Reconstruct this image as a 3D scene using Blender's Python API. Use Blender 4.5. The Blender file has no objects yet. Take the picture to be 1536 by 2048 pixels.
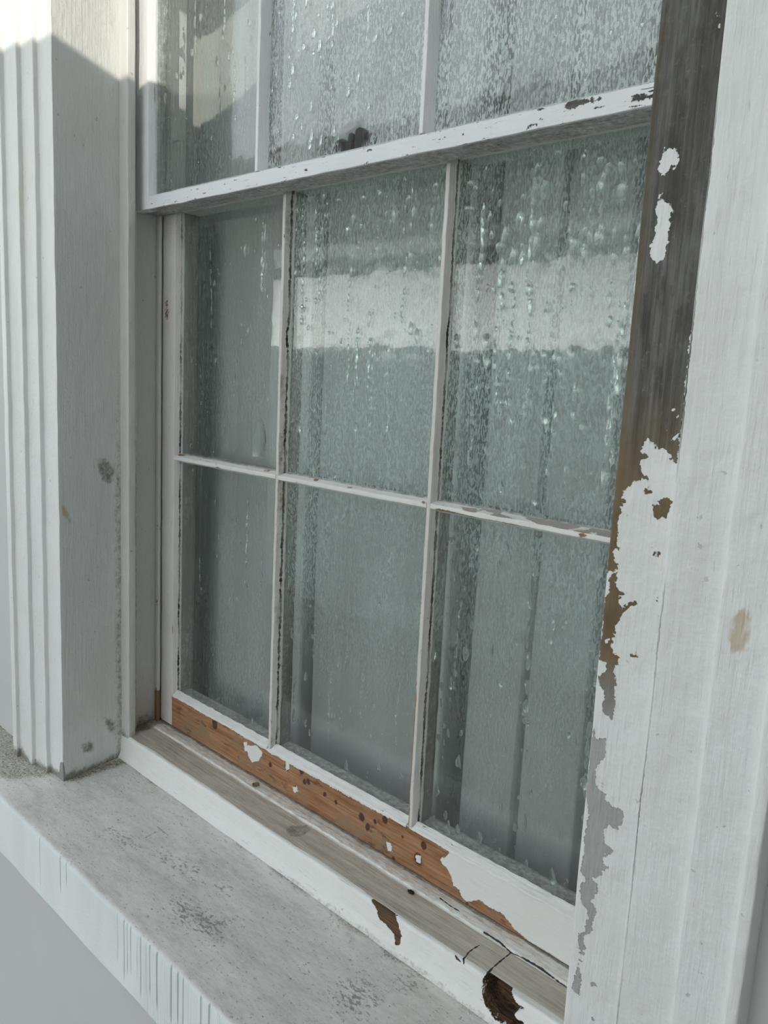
import bpy, bmesh, math, random
import numpy as np
from mathutils import Vector, Matrix, noise

# ------------------------------------------------------------------ camera, sky, sun, exposure
SC = bpy.context.scene
COL = SC.collection
SC.view_settings.view_transform = 'Standard'
SC.view_settings.look = 'None'
SC.view_settings.gamma = 1.0
SC.view_settings.use_curve_mapping = False
SC.view_settings.exposure = 0.58

cam_data = bpy.data.cameras.new('camera')
cam_data.sensor_fit = 'VERTICAL'
cam_data.sensor_height = 36.0
cam_data.lens = 1616.75 / 2048.0 * 36.0
cam_data.clip_start = 0.01
cam = bpy.data.objects.new('camera', cam_data)
COL.objects.link(cam)
RT = Vector((0.71796225, 0.69433928, 0.04922575))
UP = Vector((-0.14759771, 0.0827458, 0.98557806))
FW = Vector((-0.68025372, 0.71487488, -0.16189125))
cam.matrix_world = Matrix(((RT.x, UP.x, -FW.x, 0.90395), (RT.y, UP.y, -FW.y, -0.7514),
                           (RT.z, UP.z, -FW.z, 0.15117), (0, 0, 0, 1)))
SC.camera = cam

SKY_STRENGTH = 1.0
world = bpy.data.worlds.new('sky'); SC.world = world; world.use_nodes = True
wt = world.node_tree; wt.nodes.clear()
w_out = wt.nodes.new('ShaderNodeOutputWorld'); w_bg = wt.nodes.new('ShaderNodeBackground')
w_tc = wt.nodes.new('ShaderNodeTexCoord'); w_sep = wt.nodes.new('ShaderNodeSeparateXYZ')
w_rmp = wt.nodes.new('ShaderNodeValToRGB')
wt.links.new(w_tc.outputs['Generated'], w_sep.inputs[0])
wt.links.new(w_sep.outputs['Z'], w_rmp.inputs[0])
e = w_rmp.color_ramp.elements
e[0].position = 0.0; e[0].color = (2.8, 2.92, 2.8, 1)
e[1].position = 0.75; e[1].color = (0.84, 0.90, 0.96, 1)
k = e.new(0.17); k.color = (0.96, 1.0, 1.0, 1)
k = e.new(0.32); k.color = (0.90, 0.98, 1.04, 1)
wt.links.new(w_rmp.outputs[0], w_bg.inputs[0]); w_bg.inputs[1].default_value = SKY_STRENGTH
wt.links.new(w_bg.outputs[0], w_out.inputs[0])

SUN_DIR = Vector((-1.0, 1.0, -0.22))
sun_data = bpy.data.lights.new('sun', 'SUN'); sun_data.energy = 2.1; sun_data.angle = math.radians(0.16)
sun_data.color = (1.0, 0.93, 0.82)
sun = bpy.data.objects.new('sun', sun_data); COL.objects.link(sun)
sun.rotation_euler = SUN_DIR.to_track_quat('-Z', 'Y').to_euler()
sun.location = (4, -6, 3)

# ------------------------------------------------------------------ traced outlines (metres, on their own planes)
ARCH_BARE = [[(0.6074, 0.4547), (0.6628, 0.4379), (0.6589, 0.1141), (0.6586, 0.1044), (0.6589, 0.0989), (0.6585, 0.0926), (0.6571, 0.0924), (0.6557, 0.0985), (0.6561, 0.1042), (0.6516, 0.1058), (0.651, 0.1078), (0.6547, 0.1106), (0.6489, 0.1108), (0.6428, 0.1119), (0.64, 0.1141), (0.6374, 0.1178), (0.6347, 0.1183), (0.6321, 0.118), (0.6322, 0.1134), (0.6309, 0.1112), (0.6328, 0.1081), (0.6375, 0.1065), (0.6362, 0.1042), (0.6324, 0.1045), (0.6293, 0.1014), (0.6302, 0.0997), (0.6322, 0.0992), (0.6321, 0.0966), (0.6347, 0.0933), (0.6373, 0.0904), (0.636, 0.0888), (0.6323, 0.0877), (0.6284, 0.0846), (0.627, 0.0834), (0.6272, 0.0809), (0.6237, 0.0811), (0.6195, 0.0799), (0.6203, 0.0759), (0.6185, 0.0739), (0.6192, 0.071), (0.6227, 0.0719), (0.623, 0.0693), (0.619, 0.0691), (0.6199, 0.0644), (0.6191, 0.0614), (0.6202, 0.0585), (0.6181, 0.0553), (0.6195, 0.0532), (0.6179, 0.05), (0.6181, 0.044), (0.6173, 0.0401), (0.6181, 0.0358), (0.624, 0.0331), (0.623, 0.0318), (0.6173, 0.0322), (0.6181, 0.0282), (0.6198, 0.0274), (0.6183, 0.026), (0.6199, 0.0233), (0.6224, 0.0223), (0.6227, 0.0193), (0.6214, 0.016), (0.6145, 0.0161), (0.6068, 0.0146)], [(0.6354, 0.0837), (0.6403, 0.084), (0.6436, 0.0812), (0.6415, 0.0795), (0.6399, 0.0775), (0.6365, 0.0774), (0.6366, 0.0796), (0.6345, 0.0811)], [(0.6484, 0.0744), (0.6504, 0.0768), (0.6584, 0.0772), (0.6588, 0.0737), (0.6547, 0.0713), (0.6571, 0.0692), (0.6555, 0.064), (0.6525, 0.0642), (0.648, 0.061), (0.6456, 0.0632), (0.6464, 0.0655), (0.6435, 0.0686), (0.6489, 0.0705)], [(0.6483, 0.035), (0.6501, 0.0386), (0.6534, 0.0363), (0.6525, 0.034), (0.6507, 0.0333)], [(0.6158, 0.0094), (0.6185, 0.0111), (0.6211, 0.0097), (0.6227, 0.0055), (0.6252, 0.0015), (0.6293, 0.0005), (0.6286, -0.0004), (0.6258, -0.0007), (0.6254, -0.0046), (0.6274, -0.0079), (0.6323, -0.0053), (0.6324, -0.003), (0.6414, -0.0024), (0.6395, -0.0063), (0.6342, -0.0079), (0.632, -0.0103), (0.6265, -0.0112), (0.6235, -0.0135), (0.6299, -0.0127), (0.6304, -0.0179), (0.6276, -0.0213), (0.6244, -0.0225), (0.6263, -0.0251), (0.626, -0.0298), (0.6221, -0.0316), (0.622, -0.0339), (0.6244, -0.0341), (0.6247, -0.0363), (0.6241, -0.0388), (0.6248, -0.0417), (0.6233, -0.0429), (0.6234, -0.0476), (0.627, -0.047), (0.6302, -0.0504), (0.6283, -0.0517), (0.6283, -0.0556), (0.6271, -0.0599), (0.6285, -0.065), (0.63, -0.0716), (0.6286, -0.0775), (0.6285, -0.0847), (0.6282, -0.0935), (0.6303, -0.1024), (0.6273, -0.101), (0.6256, -0.0968), (0.621, -0.0968), (0.6193, -0.0885), (0.6217, -0.0829), (0.6195, -0.078), (0.6168, -0.0765), (0.6152, -0.0697), (0.6191, -0.0662), (0.6215, -0.0615), (0.6205, -0.0555), (0.6137, -0.0543), (0.6132, -0.0457), (0.6145, -0.0336), (0.6138, -0.0267), (0.6139, -0.0158), (0.6147, -0.0117), (0.614, -0.0049), (0.6173, -0.0011)], [(0.6536, 0.0048), (0.657, 0.0052), (0.6569, 0.003), (0.654, 0.0012)], [(0.6393, -0.0413), (0.644, -0.0407), (0.6426, -0.0423), (0.6439, -0.0442), (0.639, -0.0456)], [(0.6145, -0.1127), (0.6188, -0.121), (0.6236, -0.1185), (0.6241, -0.1143), (0.6266, -0.119), (0.6252, -0.1258), (0.6259, -0.1256), (0.6273, -0.1316), (0.6231, -0.1356), (0.6229, -0.1381), (0.6199, -0.1418), (0.6199, -0.1501), (0.6196, -0.156), (0.625, -0.1579), (0.6303, -0.1599), (0.6317, -0.1659), (0.6354, -0.1684), (0.6411, -0.1676), (0.6461, -0.1679), (0.6467, -0.1734), (0.6444, -0.1834), (0.6395, -0.1844), (0.6347, -0.1861), (0.6318, -0.1908), (0.6319, -0.1965), (0.6337, -0.2016), (0.6415, -0.203), (0.644, -0.2068), (0.6421, -0.2085), (0.6362, -0.2092), (0.6337, -0.2134), (0.6354, -0.2176), (0.6391, -0.2208), (0.6386, -0.2237), (0.6328, -0.2257), (0.632, -0.2311), (0.6276, -0.2342), (0.6164, -0.2372), (0.6168, -0.2283), (0.6168, -0.2146), (0.6171, -0.1999), (0.6166, -0.1823), (0.6142, -0.1631), (0.6139, -0.1466), (0.6127, -0.1305)], [(0.617, -0.243), (0.628, -0.2379), (0.6325, -0.2403), (0.632, -0.2431), (0.6285, -0.2432), (0.6263, -0.2434), (0.6316, -0.2442), (0.6308, -0.2489), (0.6267, -0.2519), (0.6265, -0.2581), (0.6314, -0.2589), (0.6316, -0.2649), (0.629, -0.2741), (0.63, -0.2797), (0.6273, -0.2838), (0.6239, -0.2849), (0.6232, -0.2782), (0.6263, -0.2738), (0.6253, -0.2639), (0.6189, -0.2621), (0.6174, -0.2515)], [(0.6189, -0.2898), (0.6233, -0.289), (0.6258, -0.3053), (0.6245, -0.3186), (0.6265, -0.339), (0.6289, -0.3447), (0.6253, -0.3452), (0.6222, -0.3417), (0.6194, -0.3416), (0.6205, -0.3246), (0.6207, -0.3083)], [(0.6341, -0.3253), (0.64, -0.3218), (0.6389, -0.3286)], [(0.6385, -0.3512), (0.6414, -0.353), (0.6393, -0.359), (0.6371, -0.3576)]]
ARCH_PAINT = [[(0.6502, 0.141), (0.6526, 0.1418), (0.6551, 0.1389), (0.6578, 0.1373), (0.6576, 0.1326), (0.6551, 0.1324), (0.654, 0.1357), (0.6506, 0.1379)], [(0.6513, 0.1186), (0.655, 0.1207), (0.6573, 0.1195), (0.6568, 0.1174), (0.6539, 0.1178)], [(0.6467, 0.1273), (0.6483, 0.1274), (0.6483, 0.1239), (0.6472, 0.1242)], [(0.6256, 0.32), (0.6355, 0.3191), (0.6362, 0.3134), (0.6365, 0.307), (0.6358, 0.3042), (0.6326, 0.305), (0.6307, 0.3027), (0.6284, 0.2982), (0.6234, 0.2985), (0.6229, 0.3031), (0.6227, 0.3115), (0.625, 0.3131)], [(0.6249, 0.2915), (0.6267, 0.291), (0.6274, 0.285), (0.6295, 0.2819), (0.635, 0.28), (0.6346, 0.2746), (0.6367, 0.2679), (0.6349, 0.2622), (0.6352, 0.2556), (0.6335, 0.2485), (0.6333, 0.2439), (0.6289, 0.2449), (0.629, 0.2409), (0.6267, 0.2417), (0.6249, 0.2445), (0.6223, 0.248), (0.6231, 0.2546), (0.6256, 0.2584), (0.6256, 0.265), (0.6266, 0.2695), (0.6248, 0.2755), (0.6243, 0.2834)], [(0.6511, 0.3986), (0.6571, 0.3973), (0.6563, 0.3952), (0.6518, 0.3961)], [(0.6536, 0.3909), (0.6576, 0.3899), (0.6572, 0.3873), (0.6546, 0.3879)], [(0.6153, -0.038), (0.6194, -0.0373), (0.6198, -0.0408), (0.6164, -0.0405)]]
RAIL_BARE = [[(-0.3932, -0.4056), (-0.3235, -0.4307), (-0.2268, -0.4338), (-0.1245, -0.4327), (-0.0368, -0.4352), (0.0411, -0.4359), (0.1296, -0.4344), (0.2098, -0.4344), (0.2605, -0.4317), (0.2942, -0.4303), (0.3126, -0.4327), (0.3337, -0.4337), (0.3264, -0.4425), (0.3188, -0.4489), (0.3209, -0.4547), (0.3307, -0.4567), (0.3377, -0.464), (0.3418, -0.4755), (0.3514, -0.4761), (0.3567, -0.4841), (0.3646, -0.4853), (0.3849, -0.4734), (0.3998, -0.4747), (0.4172, -0.4745), (0.426, -0.4775), (0.4351, -0.4841), (0.4492, -0.4865), (0.4591, -0.4911), (0.4503, -0.4987), (0.4225, -0.5015), (0.3323, -0.516), (0.2288, -0.5241), (-0.0806, -0.5156), (-0.3925, -0.5646)]]
RAIL_PAINT = [[(-0.0916, -0.4449), (-0.066, -0.4355), (-0.0505, -0.443), (-0.06, -0.4599), (-0.0776, -0.4683), (-0.0884, -0.4606)], [(-0.0996, -0.4427), (-0.0918, -0.4399), (-0.0902, -0.4545), (-0.0975, -0.4572)], [(0.225, -0.4692), (0.233, -0.4684), (0.2366, -0.4782), (0.2276, -0.481)], [(0.0239, -0.4703), (0.0352, -0.4651), (0.0393, -0.473), (0.0289, -0.4788)], [(0.2763, -0.4636), (0.2863, -0.4602), (0.2855, -0.4718), (0.2788, -0.4737)], [(0.0053, -0.435), (0.0146, -0.433), (0.0175, -0.4447), (0.0083, -0.4499)]]
RAIL_SPOTS = [(-0.1825, -0.4394, 9), (-0.0301, -0.455, 5), (0.0104, -0.4427, 7), (0.0447, -0.4357, 6), (0.061, -0.4465, 5), (0.0327, -0.4706, 6), (0.0984, -0.4514, 4), (0.1762, -0.4544, 6), (0.1883, -0.4623, 5), (0.2207, -0.4392, 5), (-0.0615, -0.4206, 3), (-0.0872, -0.4198, 4), (0.1746, -0.4539, 6), (0.1869, -0.4647, 5), (0.2192, -0.4387, 6), (0.239, -0.4871, 4), (0.2817, -0.4667, 8), (0.2902, -0.4445, 6), (0.1221, -0.4539, 4), (0.1449, -0.4234, 4), (0.0527, -0.4501, 5), (0.3647, -0.4866, 3), (0.2525, -0.4494, 3), (0.2012, -0.4495, 4), (0.0967, -0.4523, 4), (0.0615, -0.4481, 3)]
NOSE_BARE = [[(0.2727, -0.4904), (0.3031, -0.4878), (0.3182, -0.4916), (0.3254, -0.5021), (0.3308, -0.5096), (0.3286, -0.5239), (0.3222, -0.525), (0.3181, -0.514), (0.3047, -0.5108), (0.2928, -0.5093), (0.287, -0.499)]]
NOSE_HOLE = [[(0.4536, -0.4901), (0.4579, -0.4858), (0.4725, -0.4871), (0.4858, -0.4919), (0.499, -0.4989), (0.5052, -0.4985), (0.4972, -0.506), (0.4946, -0.5123), (0.498, -0.5149), (0.5066, -0.5139), (0.5075, -0.5228), (0.4944, -0.5314), (0.489, -0.5278), (0.4735, -0.5283), (0.4599, -0.5238), (0.4523, -0.5139), (0.452, -0.4983)]]
SILL_CRACKS = [[(0.4258, -0.082), (0.4206, -0.0763), (0.4181, -0.0615), (0.4197, -0.0452)], [(0.4263, -0.0826), (0.4172, -0.08), (0.4102, -0.0784)], [(0.4546, -0.0839), (0.452, -0.0624), (0.4521, -0.0441), (0.4517, -0.0282)], [(0.4521, -0.0735), (0.452, -0.0624)], [(0.4517, -0.0282), (0.4327, -0.0248), (0.41, -0.0249)], [(0.4517, -0.0282), (0.4664, -0.0261), (0.492, -0.0254), (0.5251, -0.0284)], [(0.3345, -0.0163), (0.3534, -0.018), (0.3667, -0.0172)]]
SILL_STAIN = [[(0.0833, -0.0627), (0.076, -0.0477), (0.0946, -0.0265), (0.1099, -0.0324), (0.114, -0.0541), (0.1014, -0.0685)]]
SILL_PALE = [[(0.3538, -0.0663), (0.3616, -0.0391), (0.4058, -0.0269), (0.4517, -0.0282), (0.4525, -0.0775), (0.4249, -0.0808), (0.4102, -0.0784), (0.3618, -0.0754)]]
CRUMB = [[(0.3016, -0.0336)]]
CURL = [[(-0.0386, -0.0213)]]
STONE_CRACKS = [[(-0.0948, -0.1796), (-0.0983, -0.1598)], [(-0.1091, -0.1517), (-0.0777, -0.1523)], [(0.2169, -0.1799), (0.2094, -0.1647)], [(0.232, -0.186), (0.22, -0.1609)], [(0.2, -0.1907), (0.1837, -0.166)], [(0.0809, -0.1619), (0.0627, -0.1362)]]
STONE_SCRATCH = [[(-0.1621, -0.2405), (-0.1764, -0.165)], [(0.0522, -0.2608), (0.0435, -0.2286), (0.0347, -0.181)], [(0.0456, -0.2386), (0.0361, -0.2183)]]
STONE_DARK = [[(-0.1546, -0.212), (-0.1252, -0.2024), (-0.0828, -0.2006), (-0.0983, -0.2106)], [(-0.0502, -0.1786), (-0.0206, -0.1743), (0.0231, -0.1672), (0.0254, -0.1781), (-0.0237, -0.185)], [(0.0428, -0.0808), (0.1184, -0.0737), (0.1485, -0.0863), (0.0896, -0.0855)], [(0.0543, -0.1657), (0.0826, -0.1599), (0.0878, -0.1668)], [(0.0556, -0.2214), (0.137, -0.2011), (0.1637, -0.2255), (0.0928, -0.2444)], [(0.1294, -0.0545), (0.1807, -0.0567), (0.2242, -0.0757), (0.2047, -0.0855), (0.1428, -0.0731)], [(0.3154, -0.1704), (0.3316, -0.1391), (0.3589, -0.1538), (0.3574, -0.1888), (0.3292, -0.186)], [(0.3541, -0.11), (0.3644, -0.0941), (0.3784, -0.1063), (0.3677, -0.1179)]]
REVEAL_SCUFF = [[(-0.1255, -0.0039), (-0.1103, -0.0029), (-0.0931, -0.0165), (-0.1002, -0.0422), (-0.1105, -0.0384), (-0.1206, -0.0217)], [(-0.1591, -0.4854), (-0.1417, -0.4872), (-0.1384, -0.5025), (-0.1558, -0.4988)], [(-0.1149, -0.4542), (-0.0986, -0.4624), (-0.0943, -0.4835), (-0.1024, -0.4812)], [(-0.196, -0.0645), (-0.1866, -0.0683), (-0.1742, -0.0978), (-0.1807, -0.1003), (-0.1931, -0.0835)]]
BASE_PEEL = [[(-0.3442, -0.508), (-0.3258, -0.501), (-0.3047, -0.5118), (-0.327, -0.538), (-0.3455, -0.5454)]]
RWALL_STAIN = [[(0.7138, 0.0088), (0.7241, 0.0126), (0.7254, -0.014), (0.7169, -0.0177), (0.7133, -0.0091)], [(0.6983, 0.0406), (0.7034, 0.0416), (0.7053, 0.0026), (0.7044, -0.0239), (0.7017, -0.0233), (0.7013, 0.0085)]]
BAR_BARE = [[(0.2748, -0.0033), (0.2826, -0.0014), (0.3059, -0.0025), (0.3521, -0.0035), (0.3954, -0.0038), (0.4361, -0.0048), (0.4713, -0.0049), (0.4787, -0.0049), (0.4715, -0.0068), (0.4362, -0.0061), (0.3956, -0.0059), (0.3522, -0.005), (0.3157, -0.0062), (0.2868, -0.0054)]]
FAST = [(0.0464, 0.4516), (0.0574, 0.4622), (0.0751, 0.4663), (0.0887, 0.4547), (0.0974, 0.4669), (0.1108, 0.4523)]
DRIPS_X = [-0.2047, -0.1373, -0.1173, 0.028, 0.0441, 0.0521, 0.0619, 0.0797, 0.0877, 0.0999, 0.11, 0.1258, 0.1413, 0.1564, 0.1712, 0.1816, 0.1918, 0.2177, 0.2254, 0.2349, 0.2535]

# ------------------------------------------------------------------ helpers
def sdf(P, polys):
    """signed distance in mm of 2D points P to a union of polygons, positive inside"""
    best = np.full(len(P), -1e9)
    for poly in polys:
        q = np.array(poly); inside = np.zeros(len(P), bool); d = np.full(len(P), 1e9)
        for a, b in zip(q, np.roll(q, -1, 0)):
            ab = b - a; L = ab @ ab + 1e-12
            t = np.clip(((P - a) @ ab) / L, 0, 1)
            d = np.minimum(d, np.linalg.norm(P - a - t[:, None] * ab, axis=1))
            c = ((a[1] > P[:, 1]) != (b[1] > P[:, 1]))
            xi = a[0] + (P[:, 1] - a[1]) * ab[0] / (ab[1] if abs(ab[1]) > 1e-12 else 1e-12)
            inside ^= c & (P[:, 0] < xi)
        best = np.maximum(best, np.where(inside, d, -d))
    return np.clip(best * 1000, -40, 40)

def pdist(P, lines):
    """distance in mm of 2D points P to open polylines"""
    d = np.full(len(P), 1e9)
    for poly in lines:
        q = np.array(poly)
        for a, b in zip(q[:-1], q[1:]):
            ab = b - a; L = ab @ ab + 1e-12
            t = np.clip(((P - a) @ ab) / L, 0, 1)
            d = np.minimum(d, np.linalg.norm(P - a - t[:, None] * ab, axis=1))
    return np.clip(d * 1000, 0, 40)

def on_plane(co, ax, val, tol=0.0012):
    return np.abs(co[:, ax] - val) < tol

def rounded(prof, r):
    """round the corners of a closed 2D profile; r is one radius or a list"""
    n = len(prof); out = []
    for i in range(n):
        p0, p, p1 = (Vector(prof[i - 1]), Vector(prof[i]), Vector(prof[(i + 1) % n]))
        rr = r[i] if isinstance(r, (list, tuple)) else r
        a = (p0 - p); b = (p1 - p)
        k = min(rr, a.length * .45, b.length * .45)
        if k < 1e-5: out.append(tuple(p)); continue
        A = p + a.normalized() * k; B = p + b.normalized() * k
        for t in (0, .33, .67, 1):
            q = A * (1 - t) ** 2 + p * 2 * t * (1 - t) + B * t ** 2
            out.append((q.x, q.y))
    return out

def link(name, mesh, mat, parent=None, origin=(0, 0, 0)):
    o = bpy.data.objects.new(name, mesh); COL.objects.link(o)
    if mat: mesh.materials.append(mat)
    if parent is not None: o.parent = parent
    else: o.location = origin
    return o

def base_of(parent):
    L = Vector((0, 0, 0)); p = parent
    while p is not None: L += p.location; p = p.parent
    return L

def finish(name, bm, mat, parent=None, attrs=None, wob=0.0, wf=40.0, push=None, sharp=35, origin=(0, 0, 0)):
    bmesh.ops.recalc_face_normals(bm, faces=bm.faces[:])
    me = bpy.data.meshes.new(name); bm.to_mesh(me); bm.free()
    n = len(me.vertices); co = np.empty(n * 3); me.vertices.foreach_get('co', co); co = co.reshape(-1, 3)
    if attrs is not None:
        for k, v in attrs(co).items():
            a = me.attributes.new(k, 'FLOAT', 'POINT'); a.data.foreach_set('value', np.asarray(v, float))
    if push is not None: co = push(co)
    if wob:
        off = np.array([noise.noise_vector(Vector(c) * wf) for c in co]); co = co + off * wob
    B = base_of(parent) if parent is not None else Vector(origin)
    co = co - np.array(B)
    me.vertices.foreach_set('co', co.ravel())
    me.polygons.foreach_set('use_smooth', [True] * len(me.polygons))
    me.update(); me.set_sharp_from_angle(angle=math.radians(sharp))
    return link(name, me, mat, parent, origin)

def subdiv_loop(prof, h):
    out = []; n = len(prof)
    for i in range(n):
        a = Vector(prof[i]); b = Vector(prof[(i + 1) % n]); m = max(1, int(math.ceil((b - a).length / h)))
        for k in range(m): out.append(tuple(a.lerp(b, k / m)))
    return out

def prism_bm(axis, prof, t0, t1, ht, h=None, bm=None, ts=None):
    """extrude a closed profile along an axis. axis z: (x,y)  x: (y,z)  y: (x,z)"""
    bm = bm or bmesh.new()
    if h: prof = subdiv_loop(prof, h)
    n = max(1, int(round((t1 - t0) / ht))); rings = []
    for t in (ts if ts is not None else [t0 + (t1 - t0) * k / n for k in range(n + 1)]):
        f = {'z': lambda a, b: (a, b, t), 'x': lambda a, b: (t, a, b), 'y': lambda a, b: (a, t, b)}[axis]
        rings.append([bm.verts.new(f(a, b)) for a, b in prof])
    m = len(prof)
    for A, B in zip(rings[:-1], rings[1:]):
        for i in range(m):
            bm.faces.new((A[i], A[(i + 1) % m], B[(i + 1) % m], B[i]))
    bm.faces.new(rings[0]); bm.faces.new(rings[-1][::-1])
    return bm

def box_bm(x0, x1, y0, y1, z0, z1, bm=None):
    bm = bm or bmesh.new()
    v = [bm.verts.new(p) for p in ((x0, y0, z0), (x1, y0, z0), (x1, y1, z0), (x0, y1, z0), (x0, y0, z1), (x1, y0, z1), (x1, y1, z1), (x0, y1, z1))]
    for f in ((0, 1, 2, 3), (4, 5, 6, 7), (0, 1, 5, 4), (1, 2, 6, 5), (2, 3, 7, 6), (3, 0, 4, 7)): bm.faces.new([v[i] for i in f])
    return bm

def thing(name, label, cat, loc=(0, 0, 0), group=None):
    o = bpy.data.objects.new(name, None); COL.objects.link(o); o.location = loc
    o.empty_display_size = .05
    o['label'] = label; o['category'] = cat
    if group: o['group'] = group
    return o

def tag(o, label, cat, group=None):
    o['label'] = label; o['category'] = cat
    if group: o['group'] = group
    return o

def struct(o, label=None, cat=None):
    o['kind'] = 'structure'
    if label: o['label'] = label
    if cat: o['category'] = cat
    return o

# ------------------------------------------------------------------ node material builder
class NB:
    def __init__(s, name):
        s.m = bpy.data.materials.new(name); s.m.use_nodes = True; s.t = s.m.node_tree; s.t.nodes.clear()
        s.out = s.t.nodes.new('ShaderNodeOutputMaterial')
        s.tc = s.t.nodes.new('ShaderNodeTexCoord').outputs['Object']
    def put(s, sock, v):
        if isinstance(v, bpy.types.NodeSocket): s.t.links.new(v, sock)
        elif isinstance(v, (tuple, list)) and len(v) == 3 and sock.type == 'RGBA': sock.default_value = (*v, 1)
        else: sock.default_value = v
    def node(s, ty, **kw):
        n = s.t.nodes.new(ty)
        for k, v in kw.items(): setattr(n, k, v)
        return n
    def math(s, op, a, b=0.0, c=None, clamp=False):
        n = s.node('ShaderNodeMath', operation=op, use_clamp=clamp); s.put(n.inputs[0], a); s.put(n.inputs[1], b)
        if c is not None: s.put(n.inputs[2], c)
        return n.outputs[0]
    def add(s, a, b): return s.math('ADD', a, b)
    def mul(s, a, b): return s.math('MULTIPLY', a, b)
    def step(s, v, a, b, lo=0.0, hi=1.0):
        n = s.node('ShaderNodeMapRange', interpolation_type='SMOOTHSTEP')
        s.put(n.inputs['Value'], v); s.put(n.inputs['From Min'], a); s.put(n.inputs['From Max'], b)
        s.put(n.inputs['To Min'], lo); s.put(n.inputs['To Max'], hi); return n.outputs[0]
    def mix(s, f, a, b, blend='MIX'):
        n = s.node('ShaderNodeMix', data_type='RGBA', blend_type=blend, clamp_factor=True)
        s.put(n.inputs['Factor'], f); s.put(n.inputs[6], a); s.put(n.inputs[7], b); return n.outputs[2]
    def map(s, scale=(1, 1, 1), loc=(0, 0, 0)):
        n = s.node('ShaderNodeMapping'); s.put(n.inputs[0], s.tc); n.inputs['Scale'].default_value = scale; n.inputs['Location'].default_value = loc
        return n.outputs[0]
    def noise(s, scale, det=3.0, rough=.55, loc=(0, 0, 0), dist=0.0):
        sc = scale if isinstance(scale, tuple) else (scale,) * 3
        n = s.node('ShaderNodeTexNoise'); s.put(n.inputs['Vector'], s.map(sc, loc)); n.inputs['Scale'].default_value = 1
        n.inputs['Detail'].default_value = det; n.inputs['Roughness'].default_value = rough; n.inputs['Distortion'].default_value = dist
        return n.outputs['Fac']
    def voro(s, scale, feature='F1', rnd=1.0):
        sc = scale if isinstance(scale, tuple) else (scale,) * 3
        n = s.node('ShaderNodeTexVoronoi', feature=feature); s.put(n.inputs['Vector'], s.map(sc)); n.inputs['Scale'].default_value = 1
        n.inputs['Randomness'].default_value = rnd
        return n.outputs['Distance']
    def ramp(s, v, stops):
        n = s.node('ShaderNodeValToRGB'); s.put(n.inputs[0], v); e = n.color_ramp.elements
        e[0].position = stops[0][0]; e[0].color = (*stops[0][1], 1); e[1].position = stops[-1][0]; e[1].color = (*stops[-1][1], 1)
        for p, c in stops[1:-1]: k = e.new(p); k.color = (*c, 1)
        return n.outputs[0]
    def attr(s, name): 
        n = s.node('ShaderNodeAttribute', attribute_name=name); return n.outputs['Fac']
    def bump(s, h, dist, strength=1.0, normal=None):
        n = s.node('ShaderNodeBump'); s.put(n.inputs['Height'], h); n.inputs['Distance'].default_value = dist; n.inputs['Strength'].default_value = strength
        if normal is not None: s.put(n.inputs['Normal'], normal)
        return n.outputs[0]
    def princ(s, col, rough=.6, normal=None, spec=.5, **kw):
        n = s.node('ShaderNodeBsdfPrincipled'); s.put(n.inputs['Base Color'], col); s.put(n.inputs['Roughness'], rough)
        s.put(n.inputs['Specular IOR Level'], spec)
        if normal is not None: s.put(n.inputs['Normal'], normal)
        for k, v in kw.items(): s.put(n.inputs[k], v)
        return n.outputs[0]
    def done(s, sh): s.t.links.new(sh, s.out.inputs['Surface']); return s.m

AX = {'x': 0, 'y': 1, 'z': 2}
def stretched(ax, along, across):
    v = [across] * 3; v[AX[ax]] = along; return tuple(v)

def wood_grain(b, ax, kind):
    g = b.noise(stretched(ax, 6, 420), 4, .6, dist=.4); g2 = b.noise(stretched(ax, 14, 110), 4, .6); m = b.noise(30, 4)
    f = b.add(b.mul(g, .55), b.mul(g2, .45))
    if kind == 'pine':
        c = b.ramp(f, [(.33, (.15, .068, .034)), (.5, (.33, .165, .082)), (.66, (.47, .27, .15))])
        c = b.mix(b.step(m, .46, .68), c, (.27, .18, .105)); c = b.mix(b.step(b.noise(stretched(ax, 26, 70), 5, .7, loc=(7, 2, 4)), .55, .68, 0, .75), c, (.11, .05, .03)); return c, f
    if kind == 'grey':
        c = b.ramp(f, [(.30, (.050, .048, .044)), (.5, (.105, .102, .094)), (.70, (.20, .197, .187))])
        mo = b.noise(stretched(ax, 14, 40), 5, .7, loc=(6, 1, 2)); sp = b.noise(170, 4, .7)
        c = b.mix(b.step(mo, .38, .50, .55, 0), c, (.045, .040, .034)); c = b.mix(b.step(mo, .52, .66, 0, .45), c, (.19, .19, .18))
        c = b.mix(b.step(sp, .60, .72, 0, .5), c, (.21, .20, .175)); c = b.mix(b.step(b.noise(28, 4, .6, loc=(3, 3, 9)), .56, .70, 0, .5), c, (.12, .095, .060)); return c, f
    if kind == 'rot':
        c = b.ramp(f, [(.36, (.012, .008, .005)), (.5, (.075, .042, .024)), (.64, (.20, .115, .06))]); return c, f
    c = b.ramp(f, [(.33, (.34, .30, .245)), (.5, (.50, .455, .385)), (.66, (.62, .58, .505))]); return c, f

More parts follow.
